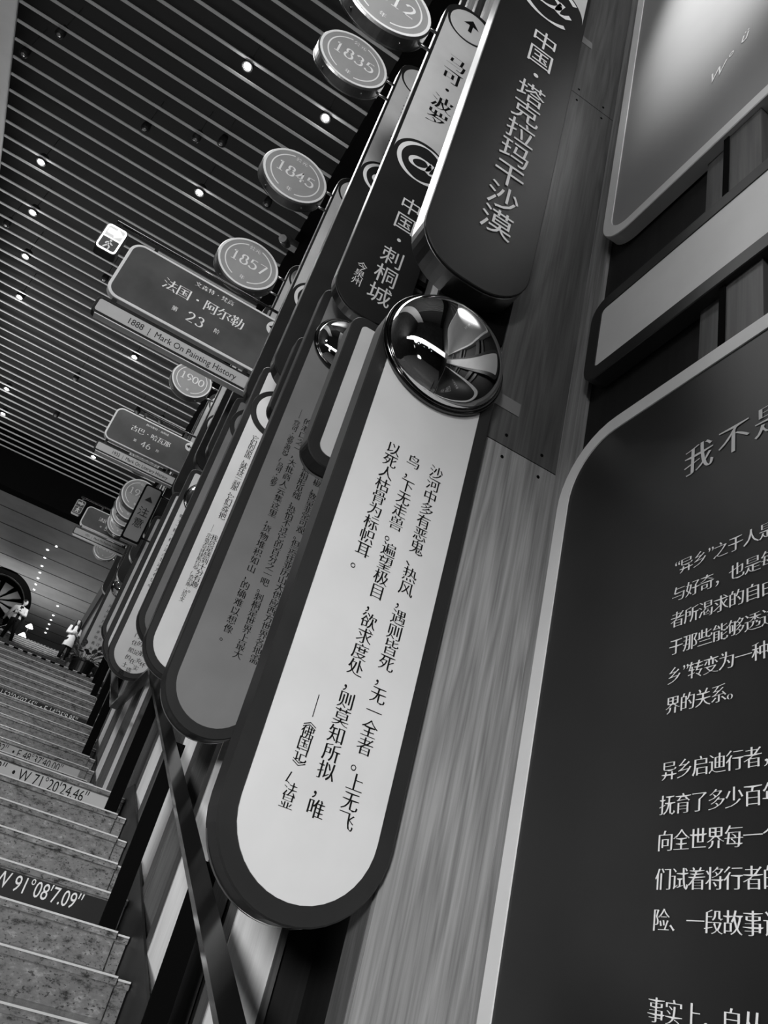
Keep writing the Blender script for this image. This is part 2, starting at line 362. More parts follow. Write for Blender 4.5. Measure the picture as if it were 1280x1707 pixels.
def flight(name, label, y0, z0, js, base):
    root = thing(name, (-1.8, y0, z0 - RISE * 0), label, None, None, 'structure'); del_cat = root
    for n, j in enumerate(js):
        y, z = y0 + j * STEP, z0 + j * RISE
        a, t = step_mesh(j, y, z)
        s = a.build('step', M_stone, root)
        t.build('tread', M_tread, s)
        if base < 900: MB().box(XL, XR, y - .002, y + .005, z - .006, z + .0015).build('edge_glint', M_glint, s)  # white strip paints the glint along the polished tread edge
        if base < 900: MB().box(XR + .002, XR + .062, y + .023, y + .030, z - .014, z - .0065).build('end_glint', M_glint, s)
        key = base + j
        if key in BANDS:
            kind, txt, xr = BANDS[key]
            f = MB().box(XL + .02, XR - .006 if base == 0 else XR - .06, y + .0165, y + .021, z - RISE + .004, z - .038)
            o = f.build('inscribed_band', M_dark if kind == 'black' else M_mid, root); o['label'] = ('black' if kind == 'black' else 'pale grey') + ' riser band'
            if txt:
                l = MB(); vs, fs = glyph(txt, 0); x1 = max(v[0] for v in vs); sz = .098
                l.add([(xr + (vx - x1) * sz * .70, y + .0155, z - RISE + .040 + vy * sz) for vx, vy in vs], fs); l.build('coordinates', M_lite if kind == 'black' else M_ink, o)
    return root
f1 = flight('stair_flight', 'lower flight of granite steps nearest the viewer', SY, SZ, range(-10, 7), 0)
f2 = flight('stair_flight', 'second flight of granite steps beyond the landing', Y_UP, Z_LAND + RISE, range(0, 14), 101)
f3 = flight('stair_flight', 'far flight of granite steps below the two visitors', Y_TOP0, Z_MID + RISE, range(0, N_TOP), 1000)
for root, y, z, p in ((f2, Y_MID, Z_MID, .125), (f3, Y_TOP, Z_TOP, .125)):
    mb = MB(); x = XL + .05
    while x < XR - .06: mb.box(x, x + .062, y - .003, y + .05, z - .02, z + .003); x += p
    mb.build('nosing_inlays', M_void, root)['label'] = 'row of black anti-slip dashes on the top nosing'

# ---- wall fins on the right, one object each
def fin(y, x1, m, label, w_=.10, z0=-1.9, z1=10.8, trim=True):
    t = thing('wall_fin', (.95, y, z0), label, None, None, 'structure')
    MB().box(.902, x1, y, y + .012, z0, z1).build('front_board', m, t)
    MB().box(.9, .914, y + .012, y + w_, z0, z1).build('side_board', M_walnut, t)
    MB().box(.914, 1.21, y + .03, y + w_, z0, z1).build('core', M_blackwood, t)
    if trim: MB().box(x1, x1 + .025, y - .004, y + .03, z0, z1).build('edge_strip', M_walnut, t)
LF = [2.77, 3.74, 4.63, 5.50, 6.36, 7.15, 8.08, 9.0, 9.95, 10.9, 11.85, 12.8, 13.8]
nth = ['first', 'second', 'third', 'fourth', 'fifth', 'sixth', 'seventh', 'eighth', 'ninth', 'tenth', 'eleventh', 'twelfth', 'thirteenth']
for i, y in enumerate(LF):
    g = max(Z_FLOOR, (SZ + (y - SY) * .474 if y < 5.6 else Z_LAND if y < 7.3 else min(Z_MID, Z_LAND + (y - Y_UP) * .474)) - .25)
    fin(y, 1.062, M_lightwood, 'pale wooden wall fin, %s beyond the oak post' % nth[i], .1, g)
    fin(y + .42, .985, M_walnut, 'dark wooden wall fin right behind the %s pale fin' % nth[i], .12, g, 10.8, False)
# oak post beside the nearest sign, in three lengths with screwed butt joints
t = thing('oak_post', (1.05, 1.9, Z_FLOOR), 'broad oak board post with screwed joints beside the nearest sign', None, None, 'structure')
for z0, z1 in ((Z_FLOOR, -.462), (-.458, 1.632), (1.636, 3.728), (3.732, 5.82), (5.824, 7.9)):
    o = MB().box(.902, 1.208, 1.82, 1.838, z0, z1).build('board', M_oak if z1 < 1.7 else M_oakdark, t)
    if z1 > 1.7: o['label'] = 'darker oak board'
MB().box(.9, .912, 1.838, 1.93, Z_FLOOR, 7.9).build('side_board', M_walnut, t)
for zj in (1.634, 3.73):
    for x in (.985, 1.13):
        for dz in (-.045, .045):
            m_ = MB(); m_.loops([[(x + .006 * math.cos(a), yy, zj + dz + .006 * math.sin(a)) for a in [PI * q / 6 for q in range(12)]] for yy in (1.8185, 1.8215)]); m_.build('screw', M_void, t)
for (x0, z0, wd) in ((.905, 1.775, .11), (.905, 4.16, .10)):
    o = MB().box(x0, x0 + wd, 1.8175, 1.8195, z0, z0 + .055).build('packing_tape', M_tape); tag(o, 'strip of clear brown tape on the oak post beside the %s' % ('chrome mirror' if z0 < 3 else 'desert sign, high up'), 'tape')
# return wall and posts behind the right-hand boards
t = thing('wall_return', (1.2, 1.7, Z_FLOOR), 'narrow oak return strip where the post meets the right wall', None, None, 'structure')
MB().box(1.195, 1.21, 1.71, 1.82, Z_FLOOR, 7.9).build('board', M_oak, t)
for i, (y0, y1) in enumerate(((.98, 1.10), (.28, .42), (-.42, -.28))):
    t = thing('wall_post', (1.2, y0, Z_FLOOR), 'oak wall post showing in the gaps between the right-hand boards, %s from the corner' % nth[i], None, None, 'structure')
    MB().box(1.17, 1.21, y0, y1, Z_FLOOR, 7.9).build('front_board', M_oakdark, t)
    MB().box(1.165, 1.172, y1, y1 + .02, Z_FLOOR, 7.9).build('edge_strip', M_void, t)
    MB().box(1.19, 1.21, y1 + .02, y1 + .11, Z_FLOOR, 7.9).build('recess_board', M_oakdark, t)

# ---- dark strip along the stairs, standing in for shade low on the fins
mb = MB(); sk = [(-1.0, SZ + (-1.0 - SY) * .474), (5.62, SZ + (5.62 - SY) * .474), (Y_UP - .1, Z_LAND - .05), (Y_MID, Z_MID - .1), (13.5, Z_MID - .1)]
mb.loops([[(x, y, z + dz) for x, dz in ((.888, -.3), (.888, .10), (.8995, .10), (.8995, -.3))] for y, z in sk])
st('shade_strip_right', mb, M_lowshade, 'dark sloping strip standing in for shade at the foot of the sign wall')
# ---- handrail: flat polished bar on black flat posts
t = thing('handrail', (.72, SY, SZ), 'polished dark flat handrail on black posts running up beside the sign wall', 'handrail')
def rz(y): return -.083 + (y - 2.02) * .474
pth = [(-1.5, rz(-1.5)), (5.655, rz(5.655)), (7.06, rz(5.655)), (7.06 + 4.3, rz(5.655) + 4.3 * .474)]
mb = MB(); R = []
for y, z in pth: R.append([(.68, y, z), (.752, y, z), (.752, y, z + .022), (.68, y, z + .022)])
mb.loops(R).build('bar', M_gloss, t)
def rail_z(y):
    for (a, za), (b, zb) in zip(pth, pth[1:]):
        if a <= y <= b: return za + (zb - za) * (y - a) / (b - a)
for y, zf in ((4.055 + .07, SZ + RISE), (5.335 + .07, SZ + 5 * RISE), (Y_UP + 3 * STEP + .07, Z_LAND + 4 * RISE), (Y_UP + 6 * STEP + .07, Z_LAND + 7 * RISE), (Y_UP + 10 * STEP + .07, Z_LAND + 11 * RISE), (Y_MID - .15, Z_MID - RISE), (SY - 3 * STEP + .07, SZ - 3 * RISE)):
    MB().box(.742, .818, y, y + .014, zf - .002, rail_z(y) + .003).build('post', M_void, t)

# ---- ceiling lamps on the slat grid
LIT = [(-3.6, 24), (.39, 24), (-3.5, 32), (-11.55, 36), (-11.55, 40), (-11.55, 44), (-11.5, 48.2), (-3.45, 48.2), (-11.3, 60.1), (-11.25, 64.1), (-3.5, 64.1)]
lab = ['lit ceiling lamp nearest the top of the view, left of the 1835 disc', 'lit ceiling lamp just below and right of the 1835 disc', 'lit ceiling lamp left of the 1845 disc', 'lit lamp nearest the viewer in the left-hand ceiling row', 'second lit lamp of the left-hand ceiling row',
       'third lit lamp of the left-hand ceiling row', 'fourth lit lamp of the left-hand ceiling row', 'lit ceiling lamp left of the 1900 disc', 'fifth lit lamp of the left-hand ceiling row', 'farthest lit lamp of the left-hand ceiling row', 'lit ceiling lamp left of the board numbered 46']
for (u, v), lb in zip(LIT, lab):
    x, y = u * S, v * S; t = thing('ceiling_lamp', (x, y, 10.97), lb, 'light', 'lit ceiling lamps')
    cr = lambda r, z, x=x, y=y: [(x + r * math.cos(PI * q / 10), y + r * math.sin(PI * q / 10), z) for q in range(20)]
    MB().loops([cr(.085, 11.12), cr(.085, 10.965), cr(.066, 10.965), cr(.066, 11.0)], True, False).build('housing', M_black, t)
    MB().loops([cr(.055, 10.985), cr(.045, 10.975)]).build('lens', M_glow, t); MB().box(x - .005, x + .005, y - .005, y + .005, 11.11, 11.752).build('stem', M_plenum, t)
    l = spot('ceiling_lamp_light', (x, y, 10.95), (x, y, 0), 60, 75, .7, .06); point('ceiling_lamp_glow', (x, y, 10.90), 2.0, .05)
DIM = [(-13.1, 30.1), (-11.66, 28), (-6.98, 30.15), (-4.58, 29.0), (-.2, 30.2), (-6.76, 42.2), (-12.9, 42.1), (-6.7, 54.2), (0, 54.2), (-3.4, 28.4), (-7.3, 60.4), (-1.8, 54.4)]
for i, (u, v) in enumerate(DIM):
    x, y = u * S, v * S; t = thing('eyeball_spotlight', (x, y, 10.95), 'unlit eyeball spotlight, %s when counted from the top of the view' % (nth + ['thirteenth'])[[2, 0, 4, 3, 5, 7, 6, 8, 9, 1, 11, 10][i]], 'light', 'unlit eyeball spotlights')
    cr = lambda r, z, x=x, y=y: [(x + r * math.cos(PI * q / 10), y + r * math.sin(PI * q / 10), z) for q in range(20)]
    MB().loops([cr(.05, 11.15), cr(.07, 11.02), cr(.07, 10.95), cr(.045, 10.93)], True, False).build('housing', M_black, t)
    MB().box(x - .005, x + .005, y - .005, y + .005, 11.14, 11.752).build('stem', M_plenum, t)
    MB().loops([cr(.043, 10.945), cr(.03, 10.925), cr(.01, 10.918)]).build('lens', M_lens, t)
SOF = [(-1.53, 33.4), (-1.516, 34.23), (-1.51, 34.96), (-1.5, 35.8), (-1.49, 36.53), (-.31, 37.39), (-.3, 38.9), (-.3, 39.7), (-.29, 40.45), (-.28, 41.25), (-.27, 42.0), (-1.29, 30.8), (-1.55, 31.5), (-1.54, 32.4)]
for i, (x, y) in enumerate(SOF):
    cr = lambda r, z, x=x, y=y: [(x + r * math.cos(PI * q / 8), y + r * math.sin(PI * q / 8), z) for q in range(16)]
    o = MB().loops([cr(.045, 12.0), cr(.045, 11.985), cr(.035, 11.975)]).build('soffit_lamp', M_glow2); tag(o, 'tiny lit lamp in the smooth ceiling of the top hall', 'light', 'tiny lamps in the far smooth ceiling')
t = thing('spot_projector', (.52, 10.3, 10.95), 'small grey projector bracketed to the black ceiling border above the 1857 disc', 'light')
MB().box(.50, .72, 10.22, 10.36, 10.80, 10.95).build('bracket', M_side, t); MB().tube([(.42, 10.1, 10.70), (.47, 10.2, 10.76), (.56, 10.3, 10.82)], [.07, .08, .06], 14).build('lamp_head', M_side, t); MB().box(.58, .66, 10.26, 10.32, 10.94, 10.99).build('base_plate', M_side, t)
# ------------------------------------------------------------------ the tall signs on the right
PX0, PX1 = .462, .898
def bracket(t, y, zs, x0=.88):
    if y < 2: return
    for z in zs: MB().box(x0, 1.212, y, y + .03, z - .02, z + .02).build('bracket', M_void, t)
def text_board(y, zb, zt, face, label, cols, top_r=.06, mirror=None, emblem=None, frame_m=None, d=.08, group='tall text boards', foot=None, bulge=.105):
    """a tall board: semicircular foot, round-cornered head, inset face, lettering, mirror or ring emblem"""
    t = thing('text_board', ((PX0 + PX1) / 2, y, zb), label, 'sign', group)
    wd = PX1 - PX0; r = wd / 2; fw = .045
    if foot: r = foot
    rad = (r - .001, r - .001, top_r, top_r)
    plate(MB(), PX0, PX1, zb, zt, rad, y, y + d, FY, .004).build('frame', frame_m or M_frame, t)
    mb = MB(); fi = rr(PX0 + fw, PX1 - fw, zb + fw, zt - fw, (max(r - fw - .001, .02), max(r - fw - .001, .02), max(top_r - fw, .02), max(top_r - fw, .02)))
    mb.loops([[(a, y - .003, b) for a, b in fi], [(a, y + .001, b) for a, b in fi]]).build('face', face, t)
    ol = rr(PX0 + .002, PX1 - .002, zb - .003, zb + r * 1.5, (r - .003, r - .003, .01, .01), 14); n = 15 * 2
    mb = MB(); sl = ol[3:27]
    mb.loops([[(a, y + d - .012, b) for a, b in sl], [(a, y + d + .001, b) for a, b in sl]], False, False, False, False).build('foot_rim', M_silver, t)
    if cols:
        for c in cols:
            mb = MB(); vcol(mb, c[0], c[1], c[2], c[3], c[4], y - .0045, c[5] if len(c) > 5 else .016); mb.build('text_column', M_ink, t)
    cx = (PX0 + PX1) / 2
    if mirror:
        zm, rm = mirror; mb = MB(); n = 64; R = []
        for k in range(15):
            q = PI / 2 * k / 14; rad_ = rm * math.cos(q) ** .82; R.append([(cx + max(rad_, .0015) * math.cos(2 * PI * i / n), y - .018 - bulge * math.sin(q), zm + max(rad_, .0015) * math.sin(2 * PI * i / n)) for i in range(n)])
        mo = mb.loops(R, True, True, True).build('mirror', M_chrome, t); mo['label'] = 'bulging round chrome mirror'
        mb = MB(); R = []
        for k in range(12):
            a = 2 * PI * k / 12; R.append([(cx + (rm + .004 + .011 * math.cos(a)) * math.cos(2 * PI * i / n), y - .014 + .012 * math.sin(a), zm + (rm + .004 + .011 * math.cos(a)) * math.sin(2 * PI * i / n)) for i in range(n)])
        R.append(R[0]); mb.loops(R, False, False, True).build('rim', M_rim, mo)
    if emblem:
        zm, rm = emblem
        e = MB(); disc(e, cx, zm, rm, y - .012, y + .001, 48, .003); eo = e.build('round_emblem', frame_m or M_frame, t)
        e = MB(); disc(e, cx, zm, rm * .80, y - .015, y - .011, 48, .002); e.build('emblem_face', face, eo)
    bracket(t, y + .03, [zb + .7, zt - .25])
    return t
s = 1.78
P1c = [('沙河中多有恶鬼、热风，遇则皆死，无一全者。上无飞', .759, 1.371, .366, .047), ('鸟，下无走兽。遍望极目，欲求度处，则莫知所拟，唯', .681, 1.367, .367, .047), ('以死人枯骨为标帜耳。', .610, 1.374, .985, .047), ('——《佛国记》/法显', .610, .60, .36, .036)]
text_board(1.78, .124, 2.02, M_cream, 'nearest tall cream board with desert text and a large chrome mirror', P1c, .215, (1.80, .206))
t = text_board(2.25, 1.53, 2.245, M_mid, 'short pale board just left of the nearest cream board', [('行者在异乡', .80, 2.06, 1.66, .05)], .06, foot=.09)
q = 3.25 / 3.42
P2c = [('胡椒，数量非常可观。但运往亚历山大供应西方世界各地需', .826 * q, 2.244 * q, 1.211 * q, .043), ('此就相形见绌，恐怕不过它的百分之一吧。刺桐是世界上最大', .748 * q, 2.29 * q, 1.202 * q, .043), ('的港口之一，大批商人云集这里，货物堆积如山，的确难以想像。', .667 * q, 2.517 * q, 1.25 * q, .043), ('——《马可·波罗游记》/马可·波罗', .615 * q, 2.56 * q, 2.08 * q, .033)]
text_board(3.24, .770, 3.29, M_grey3, 'tall mid-grey board with a long text about a harbour and a mirror at its head', P2c, .06, (2.945, .170), None, M_black, bulge=.07)
t = text_board(3.50, 2.52, 3.12, M_black, 'short dark board peeping out left of the grey harbour text board', None, .06, None, None, M_black, foot=.09)
q = 4.57 / 4.9
P3c = [('它们的前面，就在这一刹那，它们突然把', .642 * q, 3.27 * q, 2.579 * q, .048), ('我总是感到十分有趣。', .650 * q, 2.407 * q, 2.0 * q, .046), ('——《小猎犬号环球航行记》/查尔斯·达尔文', .612 * q, 2.48 * q, 1.917 * q, .031)]
text_board(4.57, 1.327, 3.66, M_white, 'tall white board with a round emblem, third full-length board from the viewer', P3c, .06, None, (3.30, .195))
text_board(5.60, 1.79, 4.05, M_grey3, 'grey board with a dark ring emblem, mostly hidden behind the white board', [('孤独的旅人走过山丘', .60, 3.3, 2.5, .04)], .06, None, (3.80, .19), M_black)
q = 6.9 / 7.4
P5c = [('把我给扯坏', .83 * q, 2.52 * q, 2.17 * q, .05), ('我的那颗心脏充实', .785 * q, 2.62 * q, 2.12 * q, .05), ('还可怕的是在盛', .735 * q, 2.60 * q, 2.08 * q, .05), ('尸工宝门住船的土路', .685 * q, 2.62 * q, 2.04 * q, .05), ('帽子一模一样，这点我这方有信心', .60 * q, 3.70 * q, 2.9 * q, .045)]
text_board(6.9, 1.875, 3.98, M_cream, 'cream board low over the landing whose whole round foot shows, with a mirror', P5c, .06, (3.68, .17))
text_board(8.0, 2.25, 4.25, M_cream, 'pale board right behind the cream board over the landing', None, .06, None, None, M_black)
text_board(9.45, 2.85, 4.6, M_grey, 'narrowly visible grey board behind the boards over the landing', None, .06, None, None, M_black)
text_board(13.0, 3.3, 5.5, M_grey, 'farthest text board, grey with a mirror, above the potted plant', [('风从远方吹来带着海', .62, 4.5, 3.75, .06), ('旅人的脚步停在这里', .70, 4.5, 3.75, .06), ('看见另一个世界', .78, 4.5, 3.8, .06)], .06, (4.86, .18), None, M_black)

def name_sign(y, zb, zt, label, light, zat, name, place, d=.10, sub=None, arrow=True, name_z=None, place_z=None, size=.17, silver=True):
    """upper sign: dark body with round ends and bright metal sides, pale name field, @ mark, place name"""
    t = thing('name_sign', ((PX0 + PX1) / 2, y, zb), label, 'sign', 'upper name signs')
    r = (PX1 - PX0) / 2 - .001; cx = (PX0 + PX1) / 2
    plate(MB(), PX0, PX1, zb, zt, (r * .86, r * .86, r * .86, r * .86), y + .012, y + d, FY, .002).build('casing', M_silver if silver else M_side, t)
    plate(MB(), PX0 + .001, PX1 - .001, zb + .001, zt - .001, (r * .86,) * 4, y, y + .012, FY, .003).build('front_panel', M_dark, t)
    ztop = zt - r
    if light:
        x0, x1 = PX0 + .022, PX1 - .022; hr = (x1 - x0) / 2
        o = [(x1, zat), (x1, ztop)] + [(cx + hr * math.cos(a), ztop - hr * math.sin(a)) for a in [PI * k / 24 for k in range(1, 24)]] + [(x0, ztop), (x0, zat)] + [(cx - hr * math.cos(a), zat + hr * math.sin(a)) for a in [PI * k / 24 for k in range(1, 24)]]
        mb = MB(); n = len(o); vs = [(a, y - .002, b) for a, b in o]
        # strip the concave-ended field into quads between its two arcs
        top = [(x1, ztop)] + [(cx + hr * math.cos(a), ztop - hr * math.sin(a)) for a in [PI * k / 24 for k in range(1, 24)]] + [(x0, ztop)]
        bot = [(x1, zat)] + [(cx + hr * math.cos(a), zat + hr * math.sin(a)) for a in [PI * k / 24 for k in range(1, 24)]] + [(x0, zat)]
        V = [(a, y - .002, b) for a, b in top + bot]; mb.add(V, [(i, i + 1, 26 + i, 25 + i) for i in range(24)])
        mb.build('name_field', light, t)
        e = MB(); disc(e, cx, ztop, r * .80, y - .004, y, 40, .002); eo = e.build('arrow_disc', light, t)
        if arrow:
            a = MB(); k = .55 * r
            a.add([(cx + px * k, y - .0055, ztop + pz * k) for px, pz in ((-.12, -.55), (.12, -.55), (.12, .15), (.55, .1), (0, .75), (-.55, .1), (-.12, .15))], [(0, 1, 2, 6), (6, 2, 3, 4, 5)]); a.build('arrow', M_ink, eo)
    if zat:
        a = MB(); at_mark(a, cx + .01, zat, r * .80, y - .003); a.build('at_mark', M_lite2, t)
    if name and light:
        l = MB(); vcol(l, name, cx - .005, name_z[0], name_z[1], size, y - .0035, .03); l.build('name_lettering', M_ink, t)
    if place:
        if sub: l = MB(); vcol(l, sub[0], cx - .108, sub[1], sub[2], .064, y - .003, 0); l.build('small_lettering', M_lite2, t)
        l = MB(); vcol(l, place, cx + .035, place_z[0], place_z[1], size * .88, y - .003, 0)
        l.build('place_lettering', M_lite2, t)
    bracket(t, y + .04, [zb + .5, zt - .4])
    return t
# the nearest sign runs up out of the view
u1 = name_sign(1.72, 2.10, 5.35, 'nearest black upper name sign with a desert place name, cut by the frame top', M_mid, 4.06, '法显', '中国·塔克拉玛干沙漠', .10, None, True, (4.9, 4.6), (3.72, 2.45), .165)
MB().box(.62, .898, 1.8215, 1.84, 2.03, 2.6).build('shade_plate', M_void, u1)  # black plate added to darken the gap over the unlit pale fin
name_sign(3.06, 3.05, 6.33, 'second upper name sign, pale name field with arrow disc, black foot below', M_mid, 4.43, '马可·波罗', '中国·刺桐城', .07, ('今泉州', 3.37, 3.25), True, (5.60, 4.93), (4.02, 3.25), .17)
name_sign(4.20, 3.31, 7.27, 'third upper name sign, its light field and foot cut off by the second sign', M_mid, 5.60, '查尔斯·达尔文', '加拉帕戈斯群岛', .10, None, True, (6.75, 5.95), (4.95, 3.75), .15)
name_sign(5.25, 3.78, 6.80, 'fourth upper name sign, just right of the large hanging board numbered 23', M_mid, 5.07, '文森特·梵高', '法国·阿尔勒', .10, None, True, (6.3, 5.4), (4.75, 4.0), .14)
name_sign(6.25, 3.72, 6.44, 'fifth upper name sign, only a sliver with its round head behind the board numbered 23', M_mid, 5.0, '儒勒·凡尔纳', '法国·南特', .10, None, True, (6.0, 5.3), (4.6, 4.0), .13)
for y, zb, w_ in ((7.30, 4.22, 'sixth'), (8.55, 4.46, 'seventh'), (9.90, 4.55, 'eighth'), (10.38, 4.62, 'ninth'), (11.46, 4.70, 'tenth')):
    name_sign(y, zb, zb + 2.5, '%s upper name sign from the viewer, a dark sliver behind the others' % w_, M_mid, zb + 1.15, None, None, .10)
for y, zb, zt, w_ in ((13.58, 5.3, 7.3, 'next to last'), (16.48, 5.9, 7.9, 'very last')):
    name_sign(y, zb, zt, 'dark blank upper name sign, the %s before the far beam' % w_, M_mid, zb + 1.2, None, None, .10, silver=False)
name_sign(12.48, 4.74, 7.35, 'far upper name sign with small pale lettering on its black foot, below the caution sign', M_mid, 5.75, '欧内斯特', '古巴·哈瓦那老城', .10, None, True, (6.7, 6.1), (5.5, 4.95), .10, False)

# ---- round year discs on two short rods
def year_disc(y, x, z, r, year, label, glossy=False):
    t = thing('year_disc', (x, y, z), label, 'sign', 'round year discs')
    mb = MB(); disc(mb, x, z, r, y, y + .10, 64, .012); mb.build('drum', M_side, t)
    mb = MB(); ring(mb, x, z, r * .90, r * .965, y - .004, y + .004); mb.build('outer_ring', M_lite, t)
    mb = MB(); disc(mb, x, z, r * .90, y - .002, y + .002, 56, .001); f = mb.build('face', M_disc, t)
    mb = MB(); ring(mb, x, z, r * .985, r * 1.01, y + .095, y + .108); mb.build('back_ring', M_silver, t)
    mb = MB()
    for a0, a1 in ((108, 245), (-75, 72)): arcline(mb, x, z, r * .74, a0, a1, .012 * r / .32, y - .0035)
    number(mb, year, x, z + .02, r * .58, tY(y - .0035), .53, thick=.10, thinw=.04)
    for k, ch in enumerate('公元'): put(mb, ch, x + (k - .5) * r * .2, z + r * .66, r * .18, tY(y - .0035), 'em', .02)
    put(mb, '年', x, z - r * .62, r * .18, tY(y - .0035), 'em', .02)
    mb.build('lettering', M_lite, f)
    for dz in (-.42, .30):
        x0 = x + math.sqrt(1 - dz * dz) * r - .01
        MB().tube([(x0, y + .05, z + dz * r), (.4625, y + .05, z + dz * r)], .011, 10).build('rod', M_silver, t)
    for a in (-2.2, -1.0, .6): 
        bx_, bz_ = x + r * math.cos(a), z + r * math.sin(a); MB().tube([(bx_, y + .05, bz_), (x + (r + .012) * math.cos(a), y + .05, z + (r + .012) * math.sin(a))], .008, 8).build('bolt', M_silver, t)
    return t
for y, x, z, r, yr, lb in ((3.0, .08, 5.66, .33, '1812', 'large round year disc cut off by the top of the view'), (4.12, .06, 6.66, .325, '1835', 'round disc reading 1835 below the topmost disc'),
    (5.17, .074, 6.27, .325, '1845', 'round disc reading 1845'), (6.15, .065, 5.95, .325, '1857', 'round grey disc reading 1857 above the board numbered 23'),
    (8.6, .116, 6.09, .26, '1900', 'round disc reading 1900 under the bar about painting history'), (9.95, .05, 5.53, .22, '1910', 'round disc peeping out between the board numbered 46 and its bar'), (10.4, .20, 5.22, .25, '1920', 'round disc beginning 192, half behind the caution sign'),
    (11.5, .195, 5.56, .25, '1930', 'first round disc tucked under the disc beginning 192'), (12.48, .20, 5.87, .25, '1940', 'second round disc tucked under the disc beginning 192'), (13.6, .205, 6.17, .25, '1960', 'lowest round disc of the pile above the board numbered 55'),
    (16.5, .20, 6.80, .24, '2010', 'small round disc reading 2010 below the farthest board')):
    year_disc(y, x, z, r, yr, lb)

# ---- boards hung across the stairs
def hung_board(y, x0, x1, zb, zt, bar, title, small, num, line, label, k=1.0, fr=.026):
    t = thing('hanging_board', ((x0 + x1) / 2, y, zb), label, 'sign', 'boards hung across the stairs')
    r = .12 * k
    plate(MB(), x0, x1, zb, zt, (r, .01, .01, r), y, y + .06, FY, .004).build('frame', M_white, t)
    mb = MB(); o = rr(x0 + fr, x1 - .001, zb + fr, zt - fr, (r - fr, .008, .008, r - fr)); mb.loops([[(a, y - .002, b) for a, b in o], [(a, y + .001, b) for a, b in o]]); mb.build('face', M_board, t)
    h = zt - zb; l = MB(); cx = x0 + (x1 - x0) * title[3]
    n = len(title[0]); hrow(l, title[0], cx - (n - 1) / 2 * title[1], zb + h * .61, title[1], title[2], tY(y - .0035), .02)
    n = len(small[0]); hrow(l, small[0], cx + .04 - (n - 1) / 2 * small[1], zb + h * .86, small[1], small[1] * .95, tY(y - .0035), .02)
    number(l, num, cx + .0, zb + h * .30, h * .24, tY(y - .0035), .56, thick=.09, thinw=.035)
    put(l, '第', cx - h * .30, zb + h * .30, h * .085, tY(y - .0035), 'em'); put(l, '阶', cx + h * .30, zb + h * .30, h * .085, tY(y - .0035), 'em')
    l.build('lettering', M_lite, t)
    e = MB(); disc(e, x1 - .02, zt - h * .17, h * .13, y - .006, y - .001, 32, .002); eo = e.build('arrow_disc', M_white, t)
    e = MB(); c = (x1 - .03, zt - h * .17); e.add([(c[0] + px * h * .1, y - .0075, c[1] + pz * h * .1) for px, pz in ((-.9, 0), (0, .5), (0, .15), (.4, .15), (.4, -.15), (0, -.15), (0, -.5))], [(0, 1, 2, 5, 6), (2, 3, 4, 5)]); e.build('arrow', M_ink, eo)
    b0, b1, bz0, bz1 = bar
    plate(MB(), b0, b1, bz0, bz1, (.045 * k, .005, .005, .045 * k), y + .005, y + .07, FY, .003).build('lower_bar', M_black, t)
    lb = t.children[-1]; f_ = .018 * k + .006
    mb = MB(); o = rr(b0 + f_, b1 - .002, bz0 + f_ + .004, bz1 - f_, (.02 * k, .004, .004, .02 * k)); mb.loops([[(a, y + .003, b) for a, b in o], [(a, y + .006, b) for a, b in o]]); mb.build('bar_face', M_grey, lb)
    MB().box(b0 + .04 * k, b1, y + .002, y + .072, bz0 - .008, bz0 + .001).build('bar_edge', M_white, lb)
    l = MB(); vs, fs = glyph(line[0]); wd = max(v[0] for v in vs); sz = line[1]; sx = (line[3] - line[2]) / (wd * sz)
    l.add([(line[2] + a * sz * sx, y + .0015, (bz0 + bz1) / 2 - sz * .33 + b * sz) for a, b in vs], fs); l.build('bar_lettering', M_ink, lb)
    for hx in (b0 + .12 * k, b1 - .12): MB().box(hx - .02 * k, hx + .02 * k, y + .02, y + .05, bz1 - .02, zb + .02).build('hanger', M_black, t)
    return t
hung_board(5.80, -.89, .56, 4.50, 5.17, (-.90, .57, 4.265, 4.445), ('法国·阿尔勒', .131, .138, .53), ('文森特·梵高', .064), '23', ('1888  |  Mark On Painting History', .092, -.61, .40), 'large hanging board with the number 23 above a bar about painting history')
hung_board(9.60, -.555, .52, 5.36, 5.885, (-.58, .50, 5.14, 5.29), ('古巴·哈瓦那', .092, .098, .50), ('欧内斯特·海明威', .040), '46', ('1932  |  Mark On Literary History', .072, -.36, .41), 'middle hanging board with the number 46 above a bar about literary history', .8, .022)
hung_board(14.0, -.44, .56, 6.0, 6.42, (-.47, .56, 5.80, 5.95), ('法国·巴黎', .085, .088, .48), ('可可·香奈儿', .035), '55', ('1921  |  Mark On Fashion History', .058, -.26, .38), 'farthest hanging board with the number 55, partly behind the caution sign', .7, .02)
